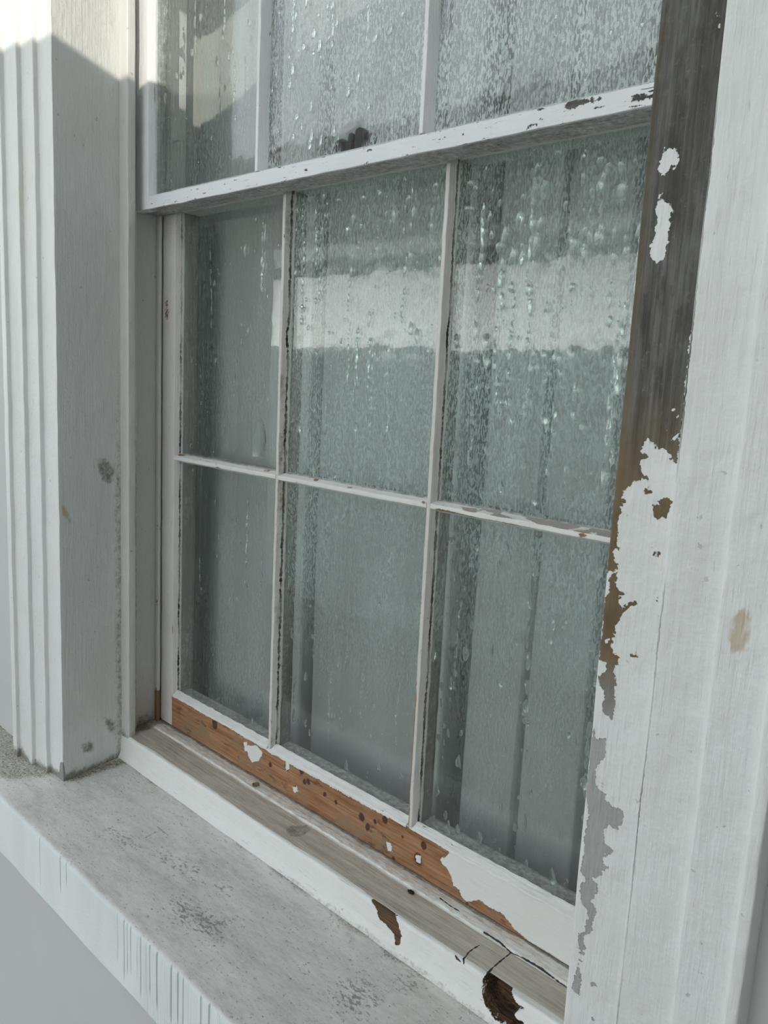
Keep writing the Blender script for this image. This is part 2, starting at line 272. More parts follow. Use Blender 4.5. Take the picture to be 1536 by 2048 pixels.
PAINT = (.74, .755, .745)
def paint_mat(name, ax='z', base=PAINT, wood='grey', amp=2.2, chips=0.0, cracks=0.0, lump=1.0, grime=.35, specks=.5, gloss=.42, extra=None):
    """white oil paint with brush drag, grime and chips down to the wood; attribute 'bare' (mm) places the peeled areas,
    'dirt' (0..1) soils it or paints in shade, 'line' (mm) draws cracks"""
    b = NB(name)
    big = b.noise(4.5, 4, .6); mid = b.noise(stretched(ax, 8, 60), 4, .6); fine = b.noise(320, 4, .65)
    col = b.mix(b.step(big, .35, .75, 0, grime), base, tuple(c * k for c, k in zip(base, (.86, .84, .80))))
    col = b.mix(b.step(b.noise(stretched(ax, 22, 150), 5, .7, loc=(4, 4, 4)), .52, .72, 0, grime * .7), col, tuple(c * k for c, k in zip(base, (.74, .73, .69))))
    col = b.mix(b.step(mid, .55, .85, 0, grime * .8), col, tuple(c * k for c, k in zip(base, (.80, .79, .76))))
    if specks:
        sp = b.noise(95, 3, .5, loc=(3, 7, 1)); col = b.mix(b.step(sp, .715, .74, 0, specks), col, (.16, .15, .13))
        st = b.noise(stretched(ax, 40, 520), 2, .5, loc=(1, 2, 5)); col = b.mix(b.step(st, .70, .74, 0, specks * .8), col, (.22, .21, .19))
    if extra: col = extra(b, col)
    d = b.attr('dirt'); dn = b.noise(130, 5, .7); dd = b.step(b.add(d, b.mul(b.add(dn, -.5), 1.1)), .25, .85)
    dd = b.mul(dd, b.step(d, .0, .12))
    col = b.mix(b.mul(dd, .85), col, (.145, .128, .10))
    tn = b.step(b.add(b.attr('tan'), b.mul(b.add(b.noise(stretched(ax, 60, 220), 5, .7), -.5), 1.3)), .3, .75); col = b.mix(b.mul(b.mul(tn, b.step(b.attr('tan'), 0, .1)), .8), col, (.50, .40, .27))
    wc, wf = wood_grain(b, ax, wood)
    br = b.attr('brown'); wc = b.mix(br, wc, b.mix(b.noise(60, 4), (.085, .058, .028), (.24, .17, .09)))
    pl = b.attr('pale'); wc = b.mix(pl, wc, b.mix(b.noise(stretched(ax, 60, 500), 4), (.27, .275, .27), (.45, .45, .44)))
    ba = b.attr('bare')
    t = b.add(b.add(ba, -20.0), b.add(b.mul(b.add(b.noise(300, 4, .65), -.5), amp * 2.2), b.mul(b.add(b.noise(75, 3, .6), -.5), amp * 3.4)))
    if chips:
        ch = b.noise(stretched(ax, 45, 190), 5, .62, loc=(9, 4, 2)); t = b.math('MAXIMUM', t, b.mul(b.add(ch, -.76 + .17 * chips), 60))
    mask = b.step(t, -.25, .25)
    if cracks:
        cr = b.noise(stretched(ax, 9, 330), 3, .55, loc=(5, 5, 0)); mask = b.math('MAXIMUM', mask, b.step(cr, .76 - cracks * .08, .78 - cracks * .08, 0, .9))
    ln = b.attr('line'); lw = b.math('SUBTRACT', b.add(b.mul(b.add(b.noise(180, 4), -.5), 2.6), .55), b.add(ln, 0.0))
    lmask = b.mul(b.step(lw, -.2, .25), b.attr('lined'))
    rim = b.step(b.math('ABSOLUTE', t), .0, .9, .55, 0.0)
    col = b.mix(rim, col, (.50, .48, .43)) if wood == 'pine' else col
    col = b.mix(mask, col, wc); col = b.mix(lmask, col, (.03, .027, .022))
    brush = b.noise(stretched(ax, 18, 240), 4, .6); lumps = b.noise(38, 3, .5)
    h = b.add(b.mul(brush, .35 * lump), b.add(b.mul(lumps, 1.1 * lump), b.mul(fine, .12)))
    h = b.math('SUBTRACT', h, b.mul(mask, b.add(.55, b.mul(wf, -.4)))); h = b.math('SUBTRACT', h, b.mul(lmask, 1.2))
    nrm = b.bump(h, .0024, 1.0)
    rough = b.add(b.mul(mask, .85 - gloss), b.add(gloss, b.mul(fine, .12)))
    return b.done(b.princ(col, rough, nrm, .45))

def std(co, **kw):
    z = np.zeros(len(co)); d = dict(bare=z.copy(), dirt=z.copy(), line=z + 40, lined=z.copy(), brown=z.copy(), pale=z.copy(), tan=z.copy())
    for k, v in kw.items(): d[k] = v
    return d
def bare_of(sd): return np.asarray(sd) + 20.0

# plaster-like painted masonry
def plaster_extra(b, col):
    s = b.noise((14, 14, 2.2), 5, .65); col = b.mix(b.step(s, .5, .8, 0, .30), col, (.47, .47, .455))
    y = b.noise((7, 7, 3), 4, .6, loc=(2, 8, 3)); return b.mix(b.step(y, .62, .8, 0, .35), col, (.62, .57, .44))
M_ARCH = paint_mat('painted_architrave', 'z', extra=plaster_extra, wood='grey', amp=2.4, chips=.12, lump=1.3, grime=.35, specks=.35)
M_FRAME = paint_mat('painted_window_frame', 'z', base=(.64, .64, .62), wood='pine', amp=1.6, chips=.2, cracks=.2, lump=.8, grime=.5, specks=.5)
M_UPPER = paint_mat('painted_upper_sash', 'z', base=(.75, .77, .775), wood='grey', amp=1.5, chips=.3, cracks=.35, lump=.8, specks=.3)
M_UPPER_X = paint_mat('painted_meeting_rail', 'x', base=(.75, .77, .785), wood='grey', amp=1.5, chips=.62, cracks=.75, lump=.9, specks=.3)
M_LOWER = paint_mat('painted_lower_sash', 'z', base=(.64, .625, .60), wood='pine', amp=1.4, chips=.3, cracks=.4, lump=.9, specks=.5)
M_LOWER_X = paint_mat('painted_glazing_bar', 'x', base=(.73, .735, .715), wood='pine', amp=.8, chips=.35, cracks=.5, lump=.9, specks=.5)

def rail_extra(b, col):
    return col
M_RAIL = paint_mat('stripped_bottom_rail', 'x', base=(.76, .77, .76), wood='pine', amp=2.0, chips=0, cracks=.15, lump=.6, specks=.15)
# dark rusty nail marks on the stripped rail
def add_spots(mat):
    t = mat.node_tree; p = next(n for n in t.nodes if n.type == 'BSDF_PRINCIPLED'); src = p.inputs['Base Color'].links[0].from_socket
    b = NB.__new__(NB); b.m = mat; b.t = t; b.tc = next(n for n in t.nodes if n.type == 'TEX_COORD').outputs['Object']
    a = b.add(b.attr('spot'), b.mul(b.add(b.noise(420, 4, .65), -.5), 4.2))
    c = b.mix(b.step(a, -.2, 1.6, 0, .9), src, (.06, .022, .020)); t.links.new(c, p.inputs['Base Color'])
add_spots(M_RAIL)

def sill_extra(b, col):
    # worn weather side: bare grey-beige boards where the attribute 'wear' is high
    wc, _ = wood_grain(b, 'x', 'taupe')
    n = b.noise((22, 160, 160), 5, .65)
    return b.mix(b.step(b.add(b.attr('wear'), b.mul(b.add(n, -.5), .9)), .38, .62), col, wc)
M_SILL = paint_mat('worn_timber_sill', 'x', base=(.80, .81, .79), wood='rot', amp=1.6, chips=.1, cracks=.35, lump=1.0, specks=.35, gloss=.5, extra=sill_extra)

def stone_mat():
    b = NB('weathered_stone_ledge')
    n1 = b.noise((9, 26, 26), 6, .68); n2 = b.noise((60, 170, 170), 5, .7); n3 = b.noise(520, 3, .6); n4 = b.noise(5, 3)
    top = b.ramp(b.add(b.mul(n1, .6), b.mul(n2, .4)), [(.34, (.50, .485, .455)), (.5, (.655, .645, .615)), (.66, (.78, .775, .745))])
    sp = b.noise((150, 260, 260), 4, .7, loc=(4, 1, 1)); top = b.mix(b.step(b.add(sp, b.mul(b.attr('dark'), .13)), .58, .70, 0, .7), top, (.17, .165, .15))
    top = b.mix(b.step(n4, .56, .70, 0, .3), top, (.55, .52, .44))
    face = b.mix(b.step(b.noise((9, 9, 3), 4), .4, .7), (.76, .80, .80), (.68, .715, .71))
    dr = b.attr('drip'); dn = b.noise((700, 700, 14), 3, .6)
    face = b.mix(b.mul(b.step(b.add(dr, b.mul(b.add(dn, -.5), .8)), .35, .75), .75), face, (.25, .28, .27))
    col = b.mix(b.attr('face'), top, face)
    # hairline cracks, pale scratches, dirt heaped in the corners
    lm = b.step(b.math('SUBTRACT', b.add(b.mul(b.add(b.noise(200, 4), -.5), 2.0), .7), b.attr('line')), -.3, .3)
    col = b.mix(b.mul(lm, .3), col, (.16, .155, .145))
    sc = b.step(b.math('SUBTRACT', b.add(b.mul(b.add(b.noise(200, 4), -.5), 3.0), .8), b.attr('scratch')), -.4, .4)
    col = b.mix(b.mul(sc, .7), col, (.66, .65, .62))
    d = b.attr('dirt'); gr = b.noise(330, 5, .75); gd = b.step(b.add(d, b.mul(b.add(gr, -.5), 1.5)), .35, .8)
    col = b.mix(b.mul(gd, b.step(d, 0, .1)), col, b.mix(b.step(b.noise(240, 4, .7), .38, .62), (.13, .122, .095), (.52, .48, .385)))
    h = b.add(b.mul(n2, .5), b.add(b.mul(n3, .25), b.add(b.mul(n1, .8), b.mul(b.mul(gr, d), 3.0))))
    h = b.math('SUBTRACT', h, lm)
    return b.done(b.princ(col, .82, b.bump(h, .0013, .8), .3))
M_STONE = stone_mat()

def plain(name, col, rough=.8, var=.12, scale=6, bump=.0008, **kw):
    b = NB(name); n = b.noise(scale, 5, .65); f = b.noise(scale * 30, 3)
    c = b.mix(n, tuple(x * (1 - var) for x in col), tuple(min(1, x * (1 + var)) for x in col))
    return b.done(b.princ(c, rough, b.bump(b.add(n, b.mul(f, .4)), bump, .6), .3, **kw))
M_WALL = plain('painted_render', (.54, .555, .545), .75, .06, 5)
M_CURTWALL = plain('room_plaster', (.45, .44, .42))
M_BRASS = plain('tarnished_brass', (.03, .03, .027), .45, .3, 60, Metallic=.6)
M_BLACK = plain('black_crumb', (.015, .013, .011), .6, .3, 200)
M_FLAKE = plain('dry_flake', (.42, .38, .32), .8, .3, 200)
M_PUTTY = paint_mat('cracked_putty', 'x', base=(.78, .785, .765), wood='pine', amp=1.0, chips=.42, cracks=.3, lump=1.6, specks=.4)

def glass_mat(name, fog, hammer=1.0, inner=True, fade=None, tint=(.76, .90, .885), wiped=None):
    """thin old window glass; the inner face carries condensation with fine run marks, the outer face is clean and wavy"""
    b = NB(name)
    hm = b.add(b.noise((16, 16, 11), 2, .5, dist=.4), b.mul(b.noise((90, 90, 45), 3, .6), .16 if inner else .0))
    st = b.noise((420, 420, 150), 3, .6, dist=.3)
    nrm = b.bump(b.add(hm, b.mul(st, .05)) if inner else hm, (.0011 if inner else .00035) * hammer, 1.0)
    fres = b.node('ShaderNodeFresnel'); bf = b.node('ShaderNodeNewGeometry').outputs['Backfacing']
    b.put(fres.inputs['IOR'], b.add(1.5, b.mul(bf, 1 / 1.5 - 1.5))); b.put(fres.inputs['Normal'], nrm)
    tr = b.node('ShaderNodeBsdfTransparent'); tr.inputs[0].default_value = (.975, .992, .988, 1)
    gl = b.node('ShaderNodeBsdfGlossy'); gl.inputs['Roughness'].default_value = .05 if inner else .012; gl.inputs[0].default_value = (1, 1, 1, 1); b.put(gl.inputs['Normal'], nrm)
    base = tr.outputs[0]
    if inner:
        df = b.node('ShaderNodeBsdfDiffuse'); df.inputs[0].default_value = (*tint, 1)
        tl = b.node('ShaderNodeBsdfTranslucent'); tl.inputs[0].default_value = (*tint, 1)
        fg = b.node('ShaderNodeMixShader'); fg.inputs[0].default_value = .5; b.t.links.new(df.outputs[0], fg.inputs[1]); b.t.links.new(tl.outputs[0], fg.inputs[2])
        dash = b.step(b.noise((520, 520, 165), 3, .55, dist=.2), .43, .56); runs = b.step(b.noise((230, 230, 2.2), 3, .6), .35, .7); big = b.noise((9, 9, 4), 3)
        f = b.mul(b.add(b.mul(dash, .85), b.mul(runs, .3)), b.step(big, .3, .62, .45, 1.0))
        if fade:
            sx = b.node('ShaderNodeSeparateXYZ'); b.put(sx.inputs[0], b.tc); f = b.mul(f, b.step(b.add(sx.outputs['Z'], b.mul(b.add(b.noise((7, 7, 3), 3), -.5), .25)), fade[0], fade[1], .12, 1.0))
        if wiped:                                  # a patch rubbed clear of breath
            vd = b.node('ShaderNodeVectorMath', operation='DISTANCE'); b.put(vd.inputs[0], b.map((1, 0, 1.5))); vd.inputs[1].default_value = (wiped[0], 0, wiped[1] * 1.5)
            f = b.mul(f, b.step(b.add(vd.outputs['Value'], b.mul(b.add(b.noise(60, 3), -.5), .02)), .022, .034, .06, 1.0))
        m1 = b.node('ShaderNodeMixShader'); b.put(m1.inputs[0], b.mul(f, fog)); b.t.links.new(tr.outputs[0], m1.inputs[1]); b.t.links.new(fg.outputs[0], m1.inputs[2])
        base = m1.outputs[0]
    m2 = b.node('ShaderNodeMixShader'); b.put(m2.inputs[0], fres.outputs[0]); b.t.links.new(base, m2.inputs[1]); b.t.links.new(gl.outputs[0], m2.inputs[2])
    return b.done(m2.outputs[0])
M_GLASS_UP = glass_mat('fogged_upper_glass', .88, tint=(.88, .94, .94), wiped=(.140 - .1226, .440 - .4002))
M_GLASS_LO = glass_mat('fogged_lower_glass', .55)
M_GLASS_FOOT = glass_mat('fogged_foot_glass', .50, 1.0, True, (.10, .46))  # fog thinned towards the foot to tone the lower panes darker
M_GLASS_CLEAR = glass_mat('drier_glass', .20, .6)
M_GLASS_OUT = glass_mat('clean_outer_glass', 0, 1.0, False)

def water_mat():
    b = NB('water_drop'); g = b.node('ShaderNodeBsdfGlass'); g.inputs['IOR'].default_value = 1.30; g.inputs['Roughness'].default_value = 0.0
    g.inputs[0].default_value = (.98, 1, .995, 1); t = b.node('ShaderNodeBsdfTransparent'); m = b.node('ShaderNodeMixShader'); m.inputs[0].default_value = .22; b.t.links.new(g.outputs[0], m.inputs[1]); b.t.links.new(t.outputs[0], m.inputs[2]); return b.done(m.outputs[0])
M_WATER = water_mat()

def curtain_mat():
    b = NB('pale_curtain_cloth')
    n = b.noise((8, 8, 3), 4); w = b.noise((900, 900, 900), 2)
    c = b.mix(n, (.62, .64, .62), (.74, .76, .74))
    return b.done(b.princ(c, .9, b.bump(w, .0004, .5), .2))
M_CURTAIN = curtain_mat()

# ------------------------------------------------------------------ setting: wall, ledge, architraves
ZG = -1.45                                     # ground level
wall = struct(finish('wall_front', (lambda: (
    prism_bm('x', [(-.19, -.64), (-.19, 2.6), (.25, 2.6), (.25, -.64)], -4.5, -.47, 1.0))
    )(), M_WALL))
bm = prism_bm('x', [(-.19, -.64), (-.19, 2.6), (.25, 2.6), (.25, -.64)], .735, 4.5, 1.0)
struct(finish('wall_right', bm, M_WALL))
bm = prism_bm('x', [(-.272, ZG), (-.272, -.6396), (.25, -.6396), (.25, ZG)], -4.5, 4.5, .05, h=.1)
struct(finish('wall_below', bm, M_WALL, wob=.0006, wf=6))
bm = box_bm(-.47, .735, -.19, .25, 1.36, 2.6); struct(finish('wall_above', bm, M_WALL))
# inner faces of the wall beside the window
for nm, x0, x1 in (('left', -.47, -.40), ('right', .64, .735)):
    struct(finish('trim_reveal_' + nm, box_bm(x0, x1, -.05, .25, -.6396, 1.36), M_CURTWALL))
struct(finish('trim_inner_ledge', box_bm(-.47, .735, .05, .25, -.6396, -.52), M_CURTWALL))

def arch_attr_right(co):
    d = std(co); P = co[:, [0, 2]]
    face = (co[:, 1] < -.1935) & (co[:, 0] < .6606)
    s = np.minimum(sdf(P, ARCH_BARE), -sdf(P, ARCH_PAINT)); side = np.where(co[:, 0] < .6142, -3.0, 0)
    d['bare'] = np.where(face, bare_of(s), 0.0)
    z = co[:, 2]
    d['brown'] = np.clip(np.where(z < .16, (.16 - z) / .1, 0) + np.clip((.620 - co[:, 0]) / .01, 0, 1) * np.clip((.5 - z) / .3, 0, 1), 0, .9) * np.clip((z + .10) / .05, 0, 1)
    d['pale'] = np.clip((-.05 - z) / .07, 0, 1)
    d['tan'] = np.clip(sdf(np.where((co[:, [1]] < -.204), P, P + 9), RWALL_STAIN) / 8 + .6, 0, 1) * .8; st = 0
    step = np.maximum(np.abs(co[:, 0] - .6607) * 1000 - 1.1, 0); d['line'] = np.where(face | (co[:, 0] < .664), step, 40.0); d['lined'] = np.clip(np.array([noise.noise(Vector((3, 1, c * 9))) for c in z]) * 1.6 + .35, 0, 1)
    d['dirt'] = np.maximum(st, np.clip((-.50 - z) / .03, 0, 1) * .6)
    return d
def arch_attr_left(co):
    d = std(co); P = co[:, [0, 2]]; Q = co[:, [1, 2]]
    rev = (co[:, 0] > -.353) & (co[:, 0] < -.330) & (co[:, 1] > -.193)
    n = np.array([noise.noise(Vector((c[0] * 20, c[1] * 20, 4))) for c in co])
    base = np.clip((-.515 - co[:, 2] + n * .012) / .02, 0, 1)
    sc = np.clip(sdf(Q, REVEAL_SCUFF[:3]) / 12 + .62, 0, .66); d['tan'] = np.where(rev, np.clip(sdf(Q, REVEAL_SCUFF[3:]) / 8 + .6, 0, 1) * .7, 0)
    back = np.clip((co[:, 1] + .100) / .012, 0, 1) * rev * np.clip((.35 - co[:, 2]) / .4, .15, 1) * .5
    d['dirt'] = np.maximum(np.maximum(base * .85, np.where(rev, sc, 0)), back)
    d['bare'] = np.where(co[:, 1] < -.1935, bare_of(sdf(P, BASE_PEEL)), 0); d['pale'] = np.full(len(co), .7)
    return d
profL = [(-.352, -.078), (-.3315, -.196), (-.378, -.196), (-.378, -.2035), (-.4205, -.203), (-.4205, -.2105), (-.468, -.210), (-.468, -.217), (-.484, -.217), (-.484, -.05), (-.352, -.05)]
bm = prism_bm('z', rounded(profL, .0013), -.5395, 1.36, .008, h=.006)
t1 = struct(finish('trim_left', bm, M_ARCH, attrs=arch_attr_left, wob=.0007, wf=22))
profR = [(.613, -.196), (.6605, -.196), (.661, -.202), (.7045, -.202), (.705, -.208), (.742, -.2075), (.743, -.2135), (.752, -.2135), (.752, -.05), (.596, -.05), (.596, -.078)]
bm = prism_bm('z', rounded(profR, .0018), -.5395, 1.36, .005, h=.0035)
t2 = struct(finish('trim_right', bm, M_ARCH, attrs=arch_attr_right, wob=.0006, wf=22))

def stone_attr(co):
    n = len(co); P = co[:, [0, 1]]; top = co[:, 2] > -.5415
    face = np.clip((-.5385 - co[:, 2]) / .004, 0, 1) * (co[:, 1] < -.285)
    drip = np.zeros(n)
    for i, x in enumerate(DRIPS_X):
        L = [.10, .09, .085, .09][i % 4] if i > 2 else [.1, .07, .05][i]
        drip = np.maximum(drip, np.exp(-((co[:, 0] - x) / .0016) ** 2) * np.clip((co[:, 2] + .545 + L) / .03, 0.0, 1) * (.95 if i % 3 else .7))
    drip = np.maximum(drip, .36 * np.clip((co[:, 0] - .03) / .05, 0, 1))
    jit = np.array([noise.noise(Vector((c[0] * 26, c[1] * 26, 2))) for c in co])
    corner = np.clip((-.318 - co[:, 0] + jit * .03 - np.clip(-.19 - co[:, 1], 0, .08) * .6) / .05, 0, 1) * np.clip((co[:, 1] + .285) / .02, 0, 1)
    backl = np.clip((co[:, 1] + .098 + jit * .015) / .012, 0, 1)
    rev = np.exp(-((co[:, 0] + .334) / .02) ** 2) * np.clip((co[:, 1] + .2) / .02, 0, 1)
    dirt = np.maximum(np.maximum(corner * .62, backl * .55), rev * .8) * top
    edge = np.clip((-.281 - co[:, 1]) / .006, 0, 1) * top * .30
    return dict(face=face, drip=drip * face, dirt=np.maximum(dirt, edge), line=np.where(top, np.maximum(pdist(P, STONE_CRACKS[:2]) - .4, 0), 40), scratch=np.where(top, np.maximum(pdist(P, STONE_SCRATCH) - .4, 0), 40), dark=np.where(top, np.clip(sdf(P, STONE_DARK) / 26 + .6, 0, 1), 0))
prof = rounded([(-.29, -.5385), (-.29, -.6396), (.05, -.6396), (.05, -.534)], [.007, .003, 0, 0])
bm = prism_bm('x', prof, 0, 1, 1, h=.0028, ts=list(np.arange(-1.6, -.56, .04)) + list(np.arange(-.56, .60, .0028)) + list(np.arange(.60, 1.5, .03)))
ledge = finish('window_ledge', bm, M_STONE, attrs=stone_attr, wob=.0012, wf=14)
tag(ledge, 'long grey weathered masonry ledge with drip streaked white front under the window', 'window sill')

# ------------------------------------------------------------------ the box frame of the window
win = bpy.data.objects.new('window_1', None); COL.objects.link(win); win.location = (.1226, -.08, -.5345)
struct(win)
def dirt_bottom(co, z0=-.47, w=.03):
    d = std(co); n = np.array([noise.noise(Vector(c) * 30) for c in co])
    d['dirt'] = np.clip((z0 - co[:, 2] + n * .015) / w, 0, 1) * .8; return d
def lining_attr(co):
    d = dirt_bottom(co); d['bare'] = np.zeros(len(co)); return d
for sx, nm in ((1, 'left'), (-1, 'right')):
    X = (lambda v: v) if sx == 1 else (lambda v: .2452 - v)
    bm = prism_bm('z', rounded([(X(-.372), -.08), (X(-.3264), -.08), (X(-.3264), -.066), (X(-.372), -.066)], .0022), -.536, 1.36, .006, h=.006)
    finish('outer_lining', bm, M_FRAME, win, attrs=lining_attr, wob=.0006, wf=25)
    def ps_attr(co):
        d = dirt_bottom(co, -.455, .05); return d
    bm = prism_bm('z', rounded([(X(-.361), -.066), (X(-.361), .046), (X(-.40), .046), (X(-.40), -.066)], .0006), -.50, 1.36, .006, h=.006)
    finish('pulley_stile', bm, M_FRAME, win, attrs=ps_attr, wob=.0004, wf=25)
    def bead_attr(co):
        d = dirt_bottom(co, -.46, .04); z = co[:, 2]
        n = np.array([noise.noise(Vector((2, 5, c * 14))) for c in z])
        d['bare'] = bare_of(np.where(z < -.12, n * 9 - 2.5 + np.clip((-.40 - z) * 90, 0, 9), -20)); d['brown'] = np.full(len(co), .35); return d
    bm = prism_bm('z', rounded([(X(-.361), -.0092), (X(-.3515), -.0088), (X(-.3515), -.0032), (X(-.361), -.0032)], .0012), -.4905, 1.36, .006)
    finish('parting_bead', bm, M_FRAME, win, attrs=bead_attr, wob=.0005, wf=30)
bm = box_bm(-.361, -.350, .010, .030, .527, .563); bmesh.ops.bevel(bm, geom=bm.edges[:], offset=.0012, segments=2, affect='EDGES')
finish('sash_stop', bm, M_FRAME, win, attrs=lambda co: std(co, dirt=np.where(co[:, 0] < -.3575, .8, 0)))  # foot darkened through the dirt channel to imitate the block's shadow

# timber sill: worn top, white rounded nose, rotted pocket near the right end
def sill_push(co):
    co = co.copy(); m = co[:, 1] < -.072
    s = sdf(co[:, [0, 2]], NOSE_HOLE)
    n = np.array([noise.noise(Vector((c[0] * 60, c[1] * 30, c[2] * 240))) for c in co])
    dep = np.clip((s + n * 1.2) / 2.0, 0, 1)
    co[:, 1] += np.where(m, dep * (.026 + n * .006), 0)
    return co
def sill_attr(co):
    d = std(co); P = co[:, [0, 2]]; Q = co[:, [0, 1]]
    nose = co[:, 1] < -.0745; top = co[:, 2] > -.4945
    bare = np.maximum(np.where(nose, np.maximum(sdf(P, NOSE_BARE), sdf(P, NOSE_HOLE) + .6), -20), -20); d['bare'] = bare_of(bare)
    hole = np.where(nose, sdf(P, NOSE_HOLE), -40)
    d['brown'] = np.where(hole > -1, 0.0, .25); d['tan'] = np.where(top, np.clip((co[:, 1] + .03) / .01, 0, .45), 0)
    d['line'] = np.where(top, np.maximum(pdist(Q, SILL_CRACKS) - .35, 0), 40); d['lined'] = np.ones(len(co))
    n = np.array([noise.noise(Vector((c[0] * 9, c[1] * 60, 7))) for c in co])
    y = co[:, 1]
    wear = np.clip((y + .0755 + n * .006) / .006, 0, 1) * np.clip((-.0275 - y + n * .003) / .003, 0, 1)
    wear2 = np.clip((-.008 - y) / .01, 0, 1) * (y > -.015) * .4
    d['wear'] = np.where(top, np.maximum(wear, wear2), 0) + .12 * top
    n2 = np.array([noise.noise(Vector((c[0] * 30, c[1] * 30, 1))) for c in co])
    gap = np.clip((co[:, 1] + .006 + n2 * .004) / .004, 0, 1) * .75 + np.clip((-.325 - co[:, 0] + n2 * .01) / .012, 0, 1) * .8 * (y > -.06)
    foot = np.clip((-.529 - co[:, 2] + n2 * .003) / .003, 0, 1) * .4 * (co[:, 0] > .1)
    st = np.clip(sdf(Q, SILL_STAIN) / 5 + .3, 0, 1) * .55
    d['dirt'] = np.where(top, np.maximum(gap, st), foot)
    return d
prof = rounded([(-.080, -.4915), (-.0815, -.525), (-.088, -.536), (.06, -.536), (.06, -.4905), (-.012, -.4905), (-.013, -.4887), (-.0245, -.4887), (-.026, -.4905)], [.004, .006, .001, 0, 0, .0005, .0015, .0015, .0005])
bm = prism_bm('x', prof, -.3715, .6165, .0016, h=.0016)
finish('timber_sill', bm, M_SILL, win, attrs=sill_attr, push=sill_push, wob=.0007, wf=30)

# ------------------------------------------------------------------ sashes
BARS = (-.0371, .2610)
def bar_profile(x0, y):
    return rounded([(x0, y), (x0 + .0055, y), (x0 + .0088, y + .0105), (x0 + .0105, y + .0145), (x0 + .0105, y + .030), (x0 + .006, y + .040),
                    (x0 - .001, y + .040), (x0 - .0055, y + .030), (x0 - .0055, y + .0145), (x0 - .0035, y + .0105)], .0008)
def hbar_profile(z0, y):
    return rounded([(y, z0 + .003), (y, z0 - .003), (y + .0105, z0 - .0065), (y + .0145, z0 - .008), (y + .030, z0 - .008), (y + .040, z0 - .003),
                    (y + .040, z0 + .003), (y + .030, z0 + .008), (y + .0145, z0 + .008), (y + .0105, z0 + .0065)], .0008)
def stile_profile(sx, y, xo, xi, thin=False):
    X = (lambda v: v) if sx == 1 else (lambda v: .2452 - v)
    if thin: return rounded([(X(xo), y), (X(xi), y), (X(xi + .0025), y + .0105), (X(xi + .0030), y + .0145), (X(xi + .0020), y + .030), (X(xi - .006), y + .0445), (X(xo), y + .0445)], .001)
    return rounded([(X(xo), y), (X(xi), y), (X(xi + .0035), y + .0105), (X(xi + .0048), y + .0145), (X(xi + .0048), y + .036), (X(xi), y + .0445), (X(xo), y + .0445)], .001)

rng = random.Random(7)
def mould_attr(inner_y, z0=None):
    """black mould spots on the inside mouldings and dirt caught at the glass"""
    def f(co):
        d = std(co); n = np.array([noise.noise(Vector((c[0] * 20, c[1] * 20, c[2] * 8))) for c in co])
        ins = np.clip((co[:, 1] - inner_y) / .002, 0, 1)
        d['dirt'] = ins * (.80 + n * .30)
        if z0 is not None: d['dirt'] = np.maximum(d['dirt'], np.clip((z0 - co[:, 2]) / .02, 0, 1) * .5)
        return d
    return f

def drop_mesh(bm, x, z, y, rx, rz, t, seed, flip=1):
    """one flattened water bead clinging to the inner face of a pane at depth y"""
    nu, nv = 8, 5; rings = []
    r_ = random.Random(seed); ph = r_.random() * 6.28; lop = r_.uniform(-.35, .35); sk = r_.uniform(-.3, .3)
    for j in range(nv):
        a = (j / (nv - 1)) * math.pi / 2; ring = []
        rr = math.cos(a); hh = math.sin(a)
        if j == nv - 1: ring = [bm.verts.new((x, y + flip * t, z))]
        else:
            for i in range(nu):
                th = 2 * math.pi * i / nu; w = 1 + .16 * math.sin(3 * th + ph) + .1 * math.sin(2 * th + 2 * ph)
                c, s = math.cos(th), math.sin(th); taper = 1 - lop * s
                ring.append(bm.verts.new((x + (c * rx * taper + sk * s * rx) * rr * w, y + flip * t * hh, z + s * rz * rr * w)))
        rings.append(ring)
    for A, B in zip(rings[:-1], rings[1:]):
        for i in range(nu):
            if len(B) == 1: bm.faces.new((A[i], A[(i + 1) % nu], B[0]))
            else: bm.faces.new((A[i], A[(i + 1) % nu], B[(i + 1) % nu], B[i]))
    bm.faces.new(rings[0][::-1])

def drops_for(x0, x1, z0, z1, y, seed, count, runs, big=(), size=1.0, flip=1):
    bm = bmesh.new(); r = random.Random(seed); s = seed * 1000
    for k in range(count):
        x = r.uniform(x0 + .008, x1 - .006); z = r.uniform(z0 + .008, z1 - .01); a = r.random() ** 2.2
        rx = (.0009 + .0026 * a) * size * 1.15; rz = rx * r.uniform(1.1, 2.6); s += 1
        drop_mesh(bm, x, z, y, rx, rz, rx * .68, s, flip)
    for k in range(runs):                      # broken runs: beads strung down a wandering line
        x = r.uniform(x0 + .02, x1 - .02); z = r.uniform(z0 + .12, z1 - .01); n = r.randint(3, 9)
        for q in range(n):
            rx = r.uniform(.0010, .0028) * size; rz = rx * r.uniform(1.6, 4.5); s += 1
            if z - rz < z0 + .005: break
            drop_mesh(bm, x, z, y, rx, rz, rx * .68, s, flip); x += r.uniform(-.0022, .0022); z -= rz * r.uniform(1.6, 3.0)
    for (x, z, rx, rz) in big: s += 1; drop_mesh(bm, x, z, y, rx, rz, min(rx, rz) * .30, s, flip)
    return bm

def make_pane(sash, x0, x1, z0, z1, y, mat, seed, count, runs, big=(), size=1.0):
    bm = prism_bm('y', [(x0, z0), (x1, z0), (x1, z1), (x0, z1)], y + .0110, y + .0138, .0028)
    p = finish('glass_pane', bm, mat, sash)
    p.data.materials.append(M_GLASS_OUT)
    for f in p.data.polygons:
        if f.normal.y < -.5: f.material_index = 1
    if count:
        o = finish('water_drops', drops_for(x0, x1, z0, z1, y + .0110, seed, count, runs, big, size, -1), M_WATER, p, sharp=80)
        o['kind'] = 'stuff'
    return p

